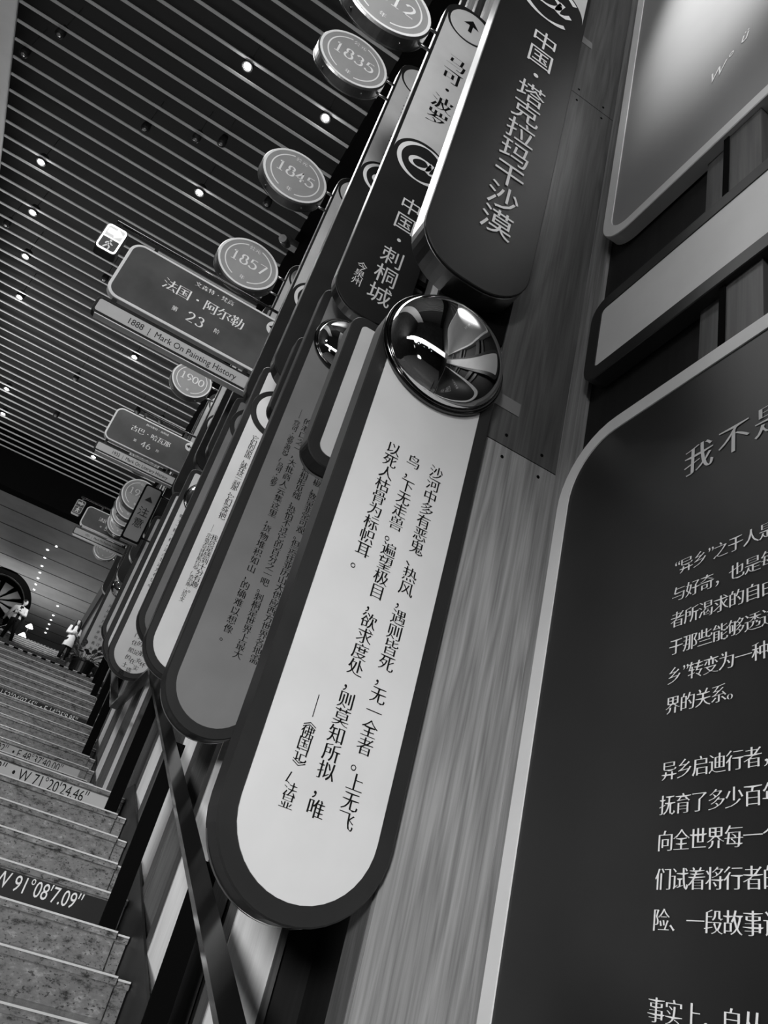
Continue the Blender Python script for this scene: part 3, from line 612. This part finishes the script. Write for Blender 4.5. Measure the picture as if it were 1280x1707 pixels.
# rods that carry the boards
for y, x0, z, lb in ((5.85, -1.10, 5.30, 'thin dark rod carrying the board numbered 23 and the lit arrow sign'), (9.63, -.30, 6.0, 'thin dark rod carrying the board numbered 46'), (14.03, -.62, 6.52, 'thin dark rod carrying the farthest board')):
    t = thing('carrying_rod', (x0, y, z), lb, 'rod'); MB().tube([(x0, y, z), (1.215, y, z)], .014, 10).build('rod', M_gloss, t)
    for hx, hl in (((-1.06, .062), (-.70, .129), (.40, .129)) if y < 6 else ((-.2, .114), (.38, .114)) if y < 12 else ((-.57, .065), (-.2, .099), (.38, .099))): MB().box(hx - .016, hx + .016, y - .008, y + .008, z - hl, z).build('hanger', M_black, t)
def way_sign(y, cx, cz, wd, h, lit, label):
    t = thing('direction_sign', (cx, y, cz), label, 'sign', 'arrow and walking figure signs'); k = wd / .2
    plate(MB(), cx - wd / 2 - .012 * k, cx + wd / 2 + .012 * k, cz - h / 2 - .012 * k, cz + h / 2 + .012 * k, .045 * k, y + .004, y + .10, FY, .004).build('casing', M_black, t)
    mb = MB(); frame(mb, (cx - wd / 2, cx + wd / 2, cz - h / 2, cz + h / 2), (cx - wd / 2 + .014 * k, cx + wd / 2 - .014 * k, cz - h / 2 + .014 * k, cz + h / 2 - .014 * k), .04 * k, .028 * k, y - .003, y + .006, FY, .002); mb.box(cx - wd / 2 + .01 * k, cx + wd / 2 - .01 * k, y - .003, y + .004, cz - .005 * k, cz + .005 * k)
    mb.build('border', M_sign if lit else M_grey, t)
    flat(MB(), rr(cx - wd / 2 + .012 * k, cx + wd / 2 - .012 * k, cz + .004, cz + h / 2 - .012 * k, .01 * k), y + .001).build('arrow_field', mat_lit if lit else M_black, t)
    flat(MB(), rr(cx - wd / 2 + .012 * k, cx + wd / 2 - .012 * k, cz - h / 2 + .012 * k, cz - .004, .01 * k), y + .001).build('figure_field', M_board, t)
    a = MB(); u = wd * .42; a.add([(cx + px * u, y - .002, cz + h * .25 + pz * u) for px, pz in ((.95, 0), (.1, .75), (.1, .35), (-.8, .35), (-.8, -.35), (.1, -.35), (.1, -.75))], [(0, 1, 2, 5, 6), (2, 3, 4, 5)]); a.build('arrow', M_sign2 if lit else M_grey, t)
    g = MB(); zc = cz - h * .25; u = h * .42
    g.add([(a_, y - .002, b_) for a_, b_ in circ(cx + .03 * u, zc + .38 * u, .09 * u, 14)], [tuple(range(14))])
    for p in ([(.02, .26), (-.02, -.02)], [(-.02, -.02), (.14, -.2), (.12, -.44)], [(-.02, -.02), (-.14, -.22), (-.24, -.40)], [(.0, .24), (-.18, .1), (-.2, -.04)], [(.02, .22), (.16, .08), (.28, .06)]):
        nib(g, [p], cx, zc, u, tY(y - .002), thick=.09, thinw=.09)
    g.build('figure', M_lite, t)
    return t
mat_lit = mat('lit_field', 150, .5, 0, .3, emit=.35); M_sign2 = mat('lit_arrow', 250, .5, 0, .5, emit=5.0)
way_sign(5.83, -1.06, 5.075, .175, .30, True, 'lit direction sign with glowing arrow and walking figure, upper left of the board numbered 23'); way_sign(14.0, -.57, 6.31, .15, .27, False, 'small dark direction sign left of the farthest hanging board')
# caution sign
t = thing('caution_sign', (.305, 9.15, 4.0), 'upright grey caution sign with a black triangle and two black characters', 'sign')
plate(MB(), .19, .42, 3.985, 4.79, .035, 9.15, 9.21, FY, .004).build('frame', M_void, t)
o = rr(.212, .398, 4.015, 4.762, .022); MB().loops([[(a, 9.148, b) for a, b in o], [(a, 9.151, b) for a, b in o]]).build('face', M_grey3, t)
l = MB(); l.add([(.255, 9.146, 4.565), (.355, 9.146, 4.565), (.305, 9.146, 4.635)], [(0, 1, 2)]); put(l, '注', .305, 4.41, .135, tY(9.146), 'em'); put(l, '意', .305, 4.25, .135, tY(9.146), 'em'); l.build('lettering', M_ink, t)
MB().box(.20, .41, 9.152, 9.212, 3.975, 3.99).build('lower_edge', M_silver, t)
MB().tube([(.42, 9.18, 4.72), (1.212, 9.18, 4.72)], .012, 8).build('mounting_rod', M_gloss, t); MB().tube([(.42, 9.18, 4.1), (1.212, 9.18, 4.1)], .012, 8).build('mounting_rod', M_gloss, t)
# ------------------------------------------------------------------ large boards on the right wall (facing left); u = -y
BX = 1.15
def wall_board(name, y1, y0, zb, zt, r, fr, fm, face, label, th=.055):
    t = thing(name, (BX, (y0 + y1) / 2, zb), label, 'sign', None)
    o = (-y1, -y0, zb, zt); i = (-y1 + fr, -y0 - fr, zb + fr, zt - fr)
    P = lambda x: (lambda p: (x, -p[0], p[1]))
    mb = MB(); frame(mb, o, i, r, max(r - fr, .01), BX, BX + th, P, .003); mb.build('frame', fm, t)
    mb = MB(); ol = rr(i[0] - .002, i[1] + .002, i[2] - .002, i[3] + .002, max(r - fr, .012), 14); mb.loops([[(BX + .004, -a, b) for a, b in ol], [(BX + th - .005, -a, b) for a, b in ol]]); mb.build('face', face, t)
    mb = MB()
    for yy in (y1 - .25, y0 + .3):
        for zz in (zb + .12, zt - .12): mb.box(BX + th - .01, 1.212, yy - .03, yy + .03, zz - .03, zz + .03)
    mb.build('standoff', M_void, t)
    return t
t = wall_board('essay_board', 1.717, -1.6, -1.05, 1.655, .235, .052, M_white, M_dark2, 'large dark essay board with white border and lines of white text at the right')
X = tX(BX + .002); l = MB()
hrow(l, '我不是异乡人', -1.155, 1.315, .104, .096, X, .02)
rows = [('“异乡”之于人是未知', 1.000), ('与好奇，也是每一位行', .931), ('者所渴求的自由，对', .866), ('于那些能够透过它的', .800), ('乡”转变为一种与世', .733), ('界的关系。', .667), ('异乡启迪行者，也', .530), ('抚育了多少百年的', .463), ('向全世界每一个人', .396), ('们试着将行者的冒', .328), ('险、一段故事讲述', .259), ('事实上，自从人类', .118)]
l.build('title_lettering', M_lite2, t)
for tx, z in rows:
    l = MB(); hrow(l, tx, -1.195, z + .018, .0395, .042, X, .02); l.build('text_line', M_lite, t)
t = wall_board('label_bar', 1.686, -1.6, 1.905, 2.295, .075, .055, M_frame, M_cream, 'long light grey bar with a charcoal frame between the two large boards')
t = wall_board('picture_board', 1.702, -1.6, 2.625, 4.9, .15, .05, M_white, M_grey2, 'large grey gradient picture board with white border at the upper right')
l = MB()
for s_, u, z, sz in (('W', -1.19, 3.04, .085), ('o', -1.10, 3.09, .05), ('ü', -1.05, 3.10, .085), ('W', -.96, 3.12, .17), ('W', -.76, 3.14, .17)):
    vs, fs = glyph(s_); l.add([X(u + (a + .35 * b) * sz * .8, z + b * sz) for a, b in vs], fs)
l.build('script_lettering', M_lite, t)

# ------------------------------------------------------------------ top hall: round display, lamp, plant, visitors
t = thing('round_display', (-2.5, 33.6, Z_TOP), 'big black round portal with a fan of pale panels, cut off at the left edge', 'display')
cx, cz, R0 = -2.5, Z_TOP + 1.36, 1.36
mb = MB(); ring(mb, cx, cz, 1.12, R0, 33.2, 34.4, 64); mb.build('rim', M_void, t)
mb = MB(); ring(mb, cx, cz, 1.10, 1.13, 33.25, 33.4, 64); mb.build('inner_edge', M_side, t)
disc(MB(), cx, cz, 1.12, 34.2, 34.3).build('back', M_void, t)
mb = MB()
for k in range(6):
    a0, a1 = math.radians(-30 + 32 * k), math.radians(-30 + 32 * k + 22)
    mb.loops([[(cx + .05 * math.cos(a0), y_, cz + .25 + .05 * math.sin(a0)), (cx + 1.05 * math.cos(a0), y_, cz + .12 + .92 * math.sin(a0)), (cx + 1.05 * math.cos(a1), y_, cz + .12 + .92 * math.sin(a1))] for y_ in (33.9, 33.95)])
mb.build('fan_panels', M_grey, t)
mb = MB()
for k in range(6):
    a0 = math.radians(-30 + 32 * k); mb.tube([(cx, 33.88, cz + .25), (cx + 1.05 * math.cos(a0), 33.88, cz + .12 + .92 * math.sin(a0))], .018, 8)
mb.build('fan_ribs', M_silver, t)
MB().box(cx - .5, cx + .5, 33.3, 34.3, Z_TOP - .003, Z_TOP + .06).build('plinth', M_void, t)
t = thing('floor_lamp', (-.86, 33.0, Z_TOP), 'floor lamp with two small glowing shades beside the black round portal', 'lamp')
MB().tube([(-.86, 33.0, Z_TOP), (-.86, 33.0, Z_TOP + 1.0)], .02, 8).build('pole', M_black, t); MB().tube([(-.86, 33.0, Z_TOP - .001), (-.86, 33.0, Z_TOP + .02)], .13, 16).build('base', M_black, t)
for dz, dx in ((.93, .02), (.52, -.06)): MB().tube([(-.86 + dx, 32.98, Z_TOP + dz - .12), (-.86 + dx, 32.98, Z_TOP + dz), (-.86 + dx, 32.98, Z_TOP + dz + .03)], [.15, .06, .02], 16).build('shade', M_glow2, t)
# potted plant on the middle floor
px, py = .58, 12.3
t = thing('potted_plant', (px, py, Z_MID), 'leafy plant in a black tub at the head of the second flight', 'plant')
mb = MB(); cr = lambda r, z: [(px + r * math.cos(2 * PI * k / 28), py + r * math.sin(2 * PI * k / 28), z) for k in range(28)]
mb.loops([cr(.135, Z_MID), cr(.165, Z_MID + .34), cr(.175, Z_MID + .35), cr(.175, Z_MID + .38), cr(.15, Z_MID + .38), cr(.148, Z_MID + .33)], True, True).build('tub', M_pot, t)
lf = MB(); stm = MB()
for k in range(70):
    a = random.uniform(0, 2 * PI); el = random.uniform(.15, 1.35); L = random.uniform(.10, .26); base = Vector((px + .08 * math.cos(a), py + .08 * math.sin(a), Z_MID + .36))
    d = Vector((math.cos(a) * math.cos(el), math.sin(a) * math.cos(el), math.sin(el)))
    tip = base + d * L; tip.x = min(max(tip.x, px - .17), .80); stm.tube([base - Vector((0, 0, .04)), base + d * L * .5 + Vector((0, 0, .02)), tip], .004, 5)
    side = d.cross(Vector((0, 0, 1))).normalized(); up = side.cross(d); ll = random.uniform(.10, .17); wd = ll * .30; dd = (d + Vector((0, 0, -.5))).normalized()
    P = []
    for q, wq in ((0, .1), (.25, .8), (.5, 1), (.75, .7), (1, .04)):
        c = tip + dd * ll * q - Vector((0, 0, .03 * q * q)); c.x = min(max(c.x, px - .21), .82); P.append((c - side * wd * wq, c + up * .008, c + side * wd * wq))
    V = [p for r_ in P for p in r_]; F = [(3 * i + j, 3 * i + j + 1, 3 * i + j + 4, 3 * i + j + 3) for i in range(4) for j in range(2)]
    lf.add(V, F, True)
lf.raw = True; lf.build('foliage', M_leaf, t); stm.build('stems', M_leaf, t)

def skin_body(name, joints, edges, m, parent, root=0):
    """joints: name -> (x, y, z, radius) in world space; grown with a skin modifier into one surface"""
    base = parent.location; keys = list(joints); me = bpy.data.meshes.new(name)
    me.from_pydata([Vector(joints[k][:3]) - base for k in keys], [(keys.index(a), keys.index(b)) for a, b in edges], []); me.update()
    o = bpy.data.objects.new(name, me); COL.objects.link(o); o.parent = parent
    sk = o.modifiers.new('skin', 'SKIN'); sk.use_smooth_shade = True
    for i, k in enumerate(keys):
        s_ = me.skin_vertices[0].data[i]; r_ = joints[k][3]; s_.radius = r_ if isinstance(r_, tuple) else (r_, r_); s_.use_root = (i == root)
    ss = o.modifiers.new('sub', 'SUBSURF'); ss.levels = 2; ss.render_levels = 2
    me.materials.append(m)
    return o
def head_mesh(c, s_, yaw, parent, hair_long):
    """head with brow, nose, chin and ears, looking along -Y turned by yaw; hair as a cap of its own"""
    rot = Matrix.Rotation(yaw, 3, 'Z')
    def shape(th, ph, g=1.0):
        x = math.cos(ph) * math.sin(th); z = math.sin(ph); y = -math.cos(ph) * math.cos(th)
        rx, ry, rz_ = .078, .095, .115
        if z < 0: rx *= 1 - .35 * (-z) ** 1.5; ry *= 1 - .12 * -z
        p = Vector((x * rx, y * ry, z * rz_))
        if y < -.6 and abs(x) < .22 and -.35 < z < .12: p.y -= .020 * (1 - abs(x) / .22) * max(0, 1 - abs(z + .2) / .3)     # nose
        if y < -.6 and .1 < abs(x) < .5 and .02 < z < .22: p.y += .006                                                      # eye hollows
        if y < -.55 and abs(x) < .35 and -.62 < z < -.48: p.y -= .006                                                       # lips
        return p * g
    n, mlat = 28, 18; R = []
    for j in range(mlat + 1):
        ph = -PI / 2 + PI * j / mlat; R.append([Vector(c) + rot @ (shape(2 * PI * i / n, ph) * s_) for i in range(n)])
    b = MB().loops(R, True, True, True)
    for sd in (-1, 1):
        ear = Vector(c) + rot @ (Vector((sd * .079, .01, -.005)) * s_); b.tube([ear + Vector((0, 0, -.03)), ear, ear + Vector((0, 0, .03))], [.006, .014, .008], 8)
    hd = b.build('head', M_skin, parent)
    R = []
    for j in range(9, mlat + 1):
        ph = -PI / 2 + PI * j / mlat; ring_ = []
        for i in range(n):
            th = 2 * PI * i / n; front = math.cos(th) > .72
            g = .6 if (front and ph < .6) else 1.10; ring_.append(Vector(c) + rot @ (shape(th, ph, g) * s_))
        R.append(ring_)
    h = MB().loops(R, False, True, True)
    if hair_long:
        for sd in range(-5, 6):
            th = PI + sd * .44; p0 = Vector(c) + rot @ (Vector((math.sin(th) * .078, -math.cos(th) * .09, .05)) * s_); out = rot @ Vector((math.sin(th), -math.cos(th), 0))
            h.tube([p0, p0 + out * .02 + Vector((0, 0, -.10)), p0 + out * .035 + rot @ Vector((0, -.04, -.24)), p0 + out * .04 + rot @ Vector((0, -.09, -.40))], [.034, .04, .04, .02], 8)
    else:
        h.loops([[Vector(c) + rot @ (shape(th, ph, 1.08) * s_) for th in [PI + (i - 6) * .26 for i in range(13)]] for ph in (-.5, -.2, .1)], False, False, True, False)
    h.build('hair', M_hair, hd)
    return hd
def person(label, x, y, z, H, yaw, pose, coat_m, coat_open, coat_len, hair_long, leg_m):
    t = thing('person', (x, y, z), label, 'person'); k = H / 1.60
    rot = Matrix.Rotation(yaw, 3, 'Z')
    W = lambda a, b, c: tuple(Vector((x, y, z)) + rot @ Vector((a * k, b * k, c * k)))
    J = {'pelvis': (*W(0, 0, .84), (.115 * k, .085 * k)), 'belly': (*W(0, 0, .98), (.10 * k, .075 * k)), 'chest': (*W(0, .0, 1.18), (.125 * k, .085 * k)), 'neck0': (*W(0, .005, 1.32), .05 * k), 'neck1': (*W(0, -.005, 1.41), .042 * k)}
    E = [('pelvis', 'belly'), ('belly', 'chest'), ('chest', 'neck0'), ('neck0', 'neck1')]
    for sd, nm in ((-1, 'R'), (1, 'L')):
        hx, kx, fx = pose['leg'][nm]
        J['hip' + nm] = (*W(sd * .085, 0, .80), .078 * k); J['knee' + nm] = (*W(sd * .095 + kx, -.015, .45), .052 * k); J['ankle' + nm] = (*W(sd * .10 + fx, .01, .085), .036 * k)
        E += [('pelvis', 'hip' + nm), ('hip' + nm, 'knee' + nm), ('knee' + nm, 'ankle' + nm)]
        sh, el, wr, hd, cu = pose['arm'][nm]
        J['sh' + nm] = (*W(*sh), .052 * k); J['el' + nm] = (*W(*el), .038 * k); J['wr' + nm] = (*W(*wr), .026 * k)
        E += [('chest', 'sh' + nm), ('sh' + nm, 'el' + nm), ('el' + nm, 'wr' + nm)]
        d = (Vector(hd) - Vector(wr)).normalized(); sidev = d.cross(Vector(cu)).normalized(); c = Vector(cu).normalized()
        pm = Vector(wr) + d * .05; J['palm' + nm] = (*W(*pm), (.026 * k, .016 * k)); E.append(('wr' + nm, 'palm' + nm))
        for f, (off, ln) in enumerate(((-.026, .058), (-.009, .068), (.009, .064), (.025, .05))):
            a = pm + d * .035 + sidev * off; b = a + d * ln * .5 + c * .008; e = b + d * ln * .35 + c * .022
            for q, pp, rr_ in (('a', a, .0095), ('b', b, .0085), ('c', e, .007)): J['f%d%s%s' % (f, q, nm)] = (*W(*pp), rr_ * k)
            E += [('palm' + nm, 'f%da%s' % (f, nm)), ('f%da%s' % (f, nm), 'f%db%s' % (f, nm)), ('f%db%s' % (f, nm), 'f%dc%s' % (f, nm))]
        a = pm - d * .01 - sidev * .035 + c * .01; b = a + d * .035 - sidev * .012 + c * .012
        J['ta' + nm] = (*W(*a), .010 * k); J['tb' + nm] = (*W(*b), .008 * k); E += [('palm' + nm, 'ta' + nm), ('ta' + nm, 'tb' + nm)]
    body = skin_body('body', J, E, M_skin, t)
    head_mesh(W(*pose['head'][0]), k * 1.0, yaw + pose['head'][1], t, hair_long)
    # trousers, shoes
    tr = MB()
    for nm in 'RL':
        pts = [Vector(J[q + nm][:3]) for q in ('hip', 'knee', 'ankle')]
        tr.tube([pts[0] + Vector((0, 0, .06 * k)), pts[0], (pts[0] + pts[1]) / 2, pts[1], (pts[1] + pts[2]) / 2, pts[2]], [q * k for q in (.092, .098, .085, .066, .064, .052)], 16)
        f0 = pts[2]; fr = rot @ Vector((0, -1, 0)); sm = MB(); zz = z
        R = []
        for q, wd, hh in ((-.06, .030, .05), (-.03, .042, .085), (.03, .046, .075), (.10, .048, .05), (.155, .034, .035), (.17, .012, .02)):
            c = Vector((f0.x, f0.y, zz)) + fr * q * k; sx_ = rot @ Vector((1, 0, 0)); R.append([c + sx_ * wd * k * math.cos(a) + Vector((0, 0, hh * k * (.5 + .5 * math.sin(a)))) for a in [2 * PI * i / 14 for i in range(14)]])
        sm.loops(R, True, True, True); sm.build('shoe', M_shoe, t)
    pv = Vector(J['pelvis'][:3]); tr.loops([[pv + rot @ Vector((.135 * k * math.cos(a), .105 * k * math.sin(a), dz * k)) for a in [2 * PI * i / 20 for i in range(20)]] for dz in (-.09, 0, .10)], True, True, True)
    tr.build('trousers', leg_m, t)
    # coat with sleeves
    co = MB(); prof = [(1.36, .065, .06), (1.335, .13, .085), (1.30, .165, .10), (1.18, .165, .118), (1.0, .14, .112), (.86, .165, .125), (.70, .185, .14), (.55, .20, .15)]
    prof = [p for p in prof if p[0] >= coat_len - .001]
    a0, a1 = ((-PI / 2 + coat_open, 1.5 * PI - coat_open) if coat_open else (0, 2 * PI)); nn = 24
    R = []
    for hz, rx, ry in prof:
        R.append([Vector(W(rx * math.cos(a), ry * math.sin(a), hz)) for a in [a0 + (a1 - a0) * i / (nn if coat_open else nn) for i in range(nn + 1 if coat_open else nn)]])
    Ri = [[p + (Vector(W(0, 0, prof[j][0])) - p) * .06 for p in r_] for j, r_ in enumerate(R)]
    co.loops(R, False, False, True, not coat_open); co.loops(Ri, False, False, True, not coat_open)
    for nm in 'RL':
        q = [Vector(J[c + nm][:3]) for c in ('sh', 'el', 'wr')]
        co.tube([q[0] + (Vector(J['chest'][:3]) + Vector((0, 0, .08 * k)) - q[0]) * .35, q[0], (q[0] + q[1]) / 2, q[1], (q[1] + q[2]) / 2, q[2]], [v * k for v in (.075, .075, .066, .056, .05, .043)], 14)
    co.raw = True; co.build('coat', coat_m, t)
    if coat_open: MB().loops([[Vector(W(rx * .88 * math.cos(a), ry * .88 * math.sin(a), hz)) for a in [2 * PI * i / 20 for i in range(20)]] for hz, rx, ry in ((1.35, .07, .06), (1.28, .15, .09), (1.0, .14, .11), (.86, .15, .115))], False, False, True).build('shirt', M_trouser, t)
    return t
k3 = lambda n: (Z_MID + RISE * n, Y_TOP0 + STEP * (n - 1) + .17)
zz, yy = k3(33)
woman = {'leg': {'R': (0, -.005, -.02), 'L': (0, .01, .04)}, 'head': ((0, -.02, 1.50), -.45),
 'arm': {'R': ((-.17, .0, 1.27), (-.24, -.03, 1.02), (-.10, -.17, 1.05), (-.02, -.20, 1.07), (.2, -.6, 0)), 'L': ((.17, .0, 1.27), (.23, -.02, 1.02), (.10, -.17, 1.03), (.02, -.20, 1.05), (-.2, -.6, 0))}}
person('woman with long black hair in a white coat near the stair top', 0.68, yy, zz, 1.62, .35, woman, M_coat, 0, .55, True, M_trouser)
zz, yy = k3(32)
man = {'leg': {'R': (0, -.01, -.05), 'L': (0, .02, .09)}, 'head': ((.03, -.03, 1.50), .9),
 'arm': {'R': ((-.18, .0, 1.27), (-.28, .05, 1.02), (-.36, -.02, .80), (-.38, -.04, .72), (.3, -.3, 0)), 'L': ((.18, .0, 1.27), (.22, -.10, 1.04), (-.02, -.20, 1.06), (-.10, -.22, 1.10), (-.2, -.6, .1))}}
person('person in an open light jacket and black trousers at the left edge', -1.30, yy, zz, 1.60, .15, man, M_jacket, .38, .80, False, M_trouser)
t = thing('handbag', (-1.70, yy - .06, zz + .52), 'small dark bag hanging from the hand of the person in the light jacket', 'bag')
plate(MB(), -1.80, -1.64, zz + .46, zz + .64, .03, yy - .09, yy - .03).build('pouch', M_black, t); MB().tube([(-1.78, yy - .06, zz + .63), (-1.72, yy - .06, zz + .73), (-1.66, yy - .06, zz + .63)], .008, 6).build('strap', M_black, t)
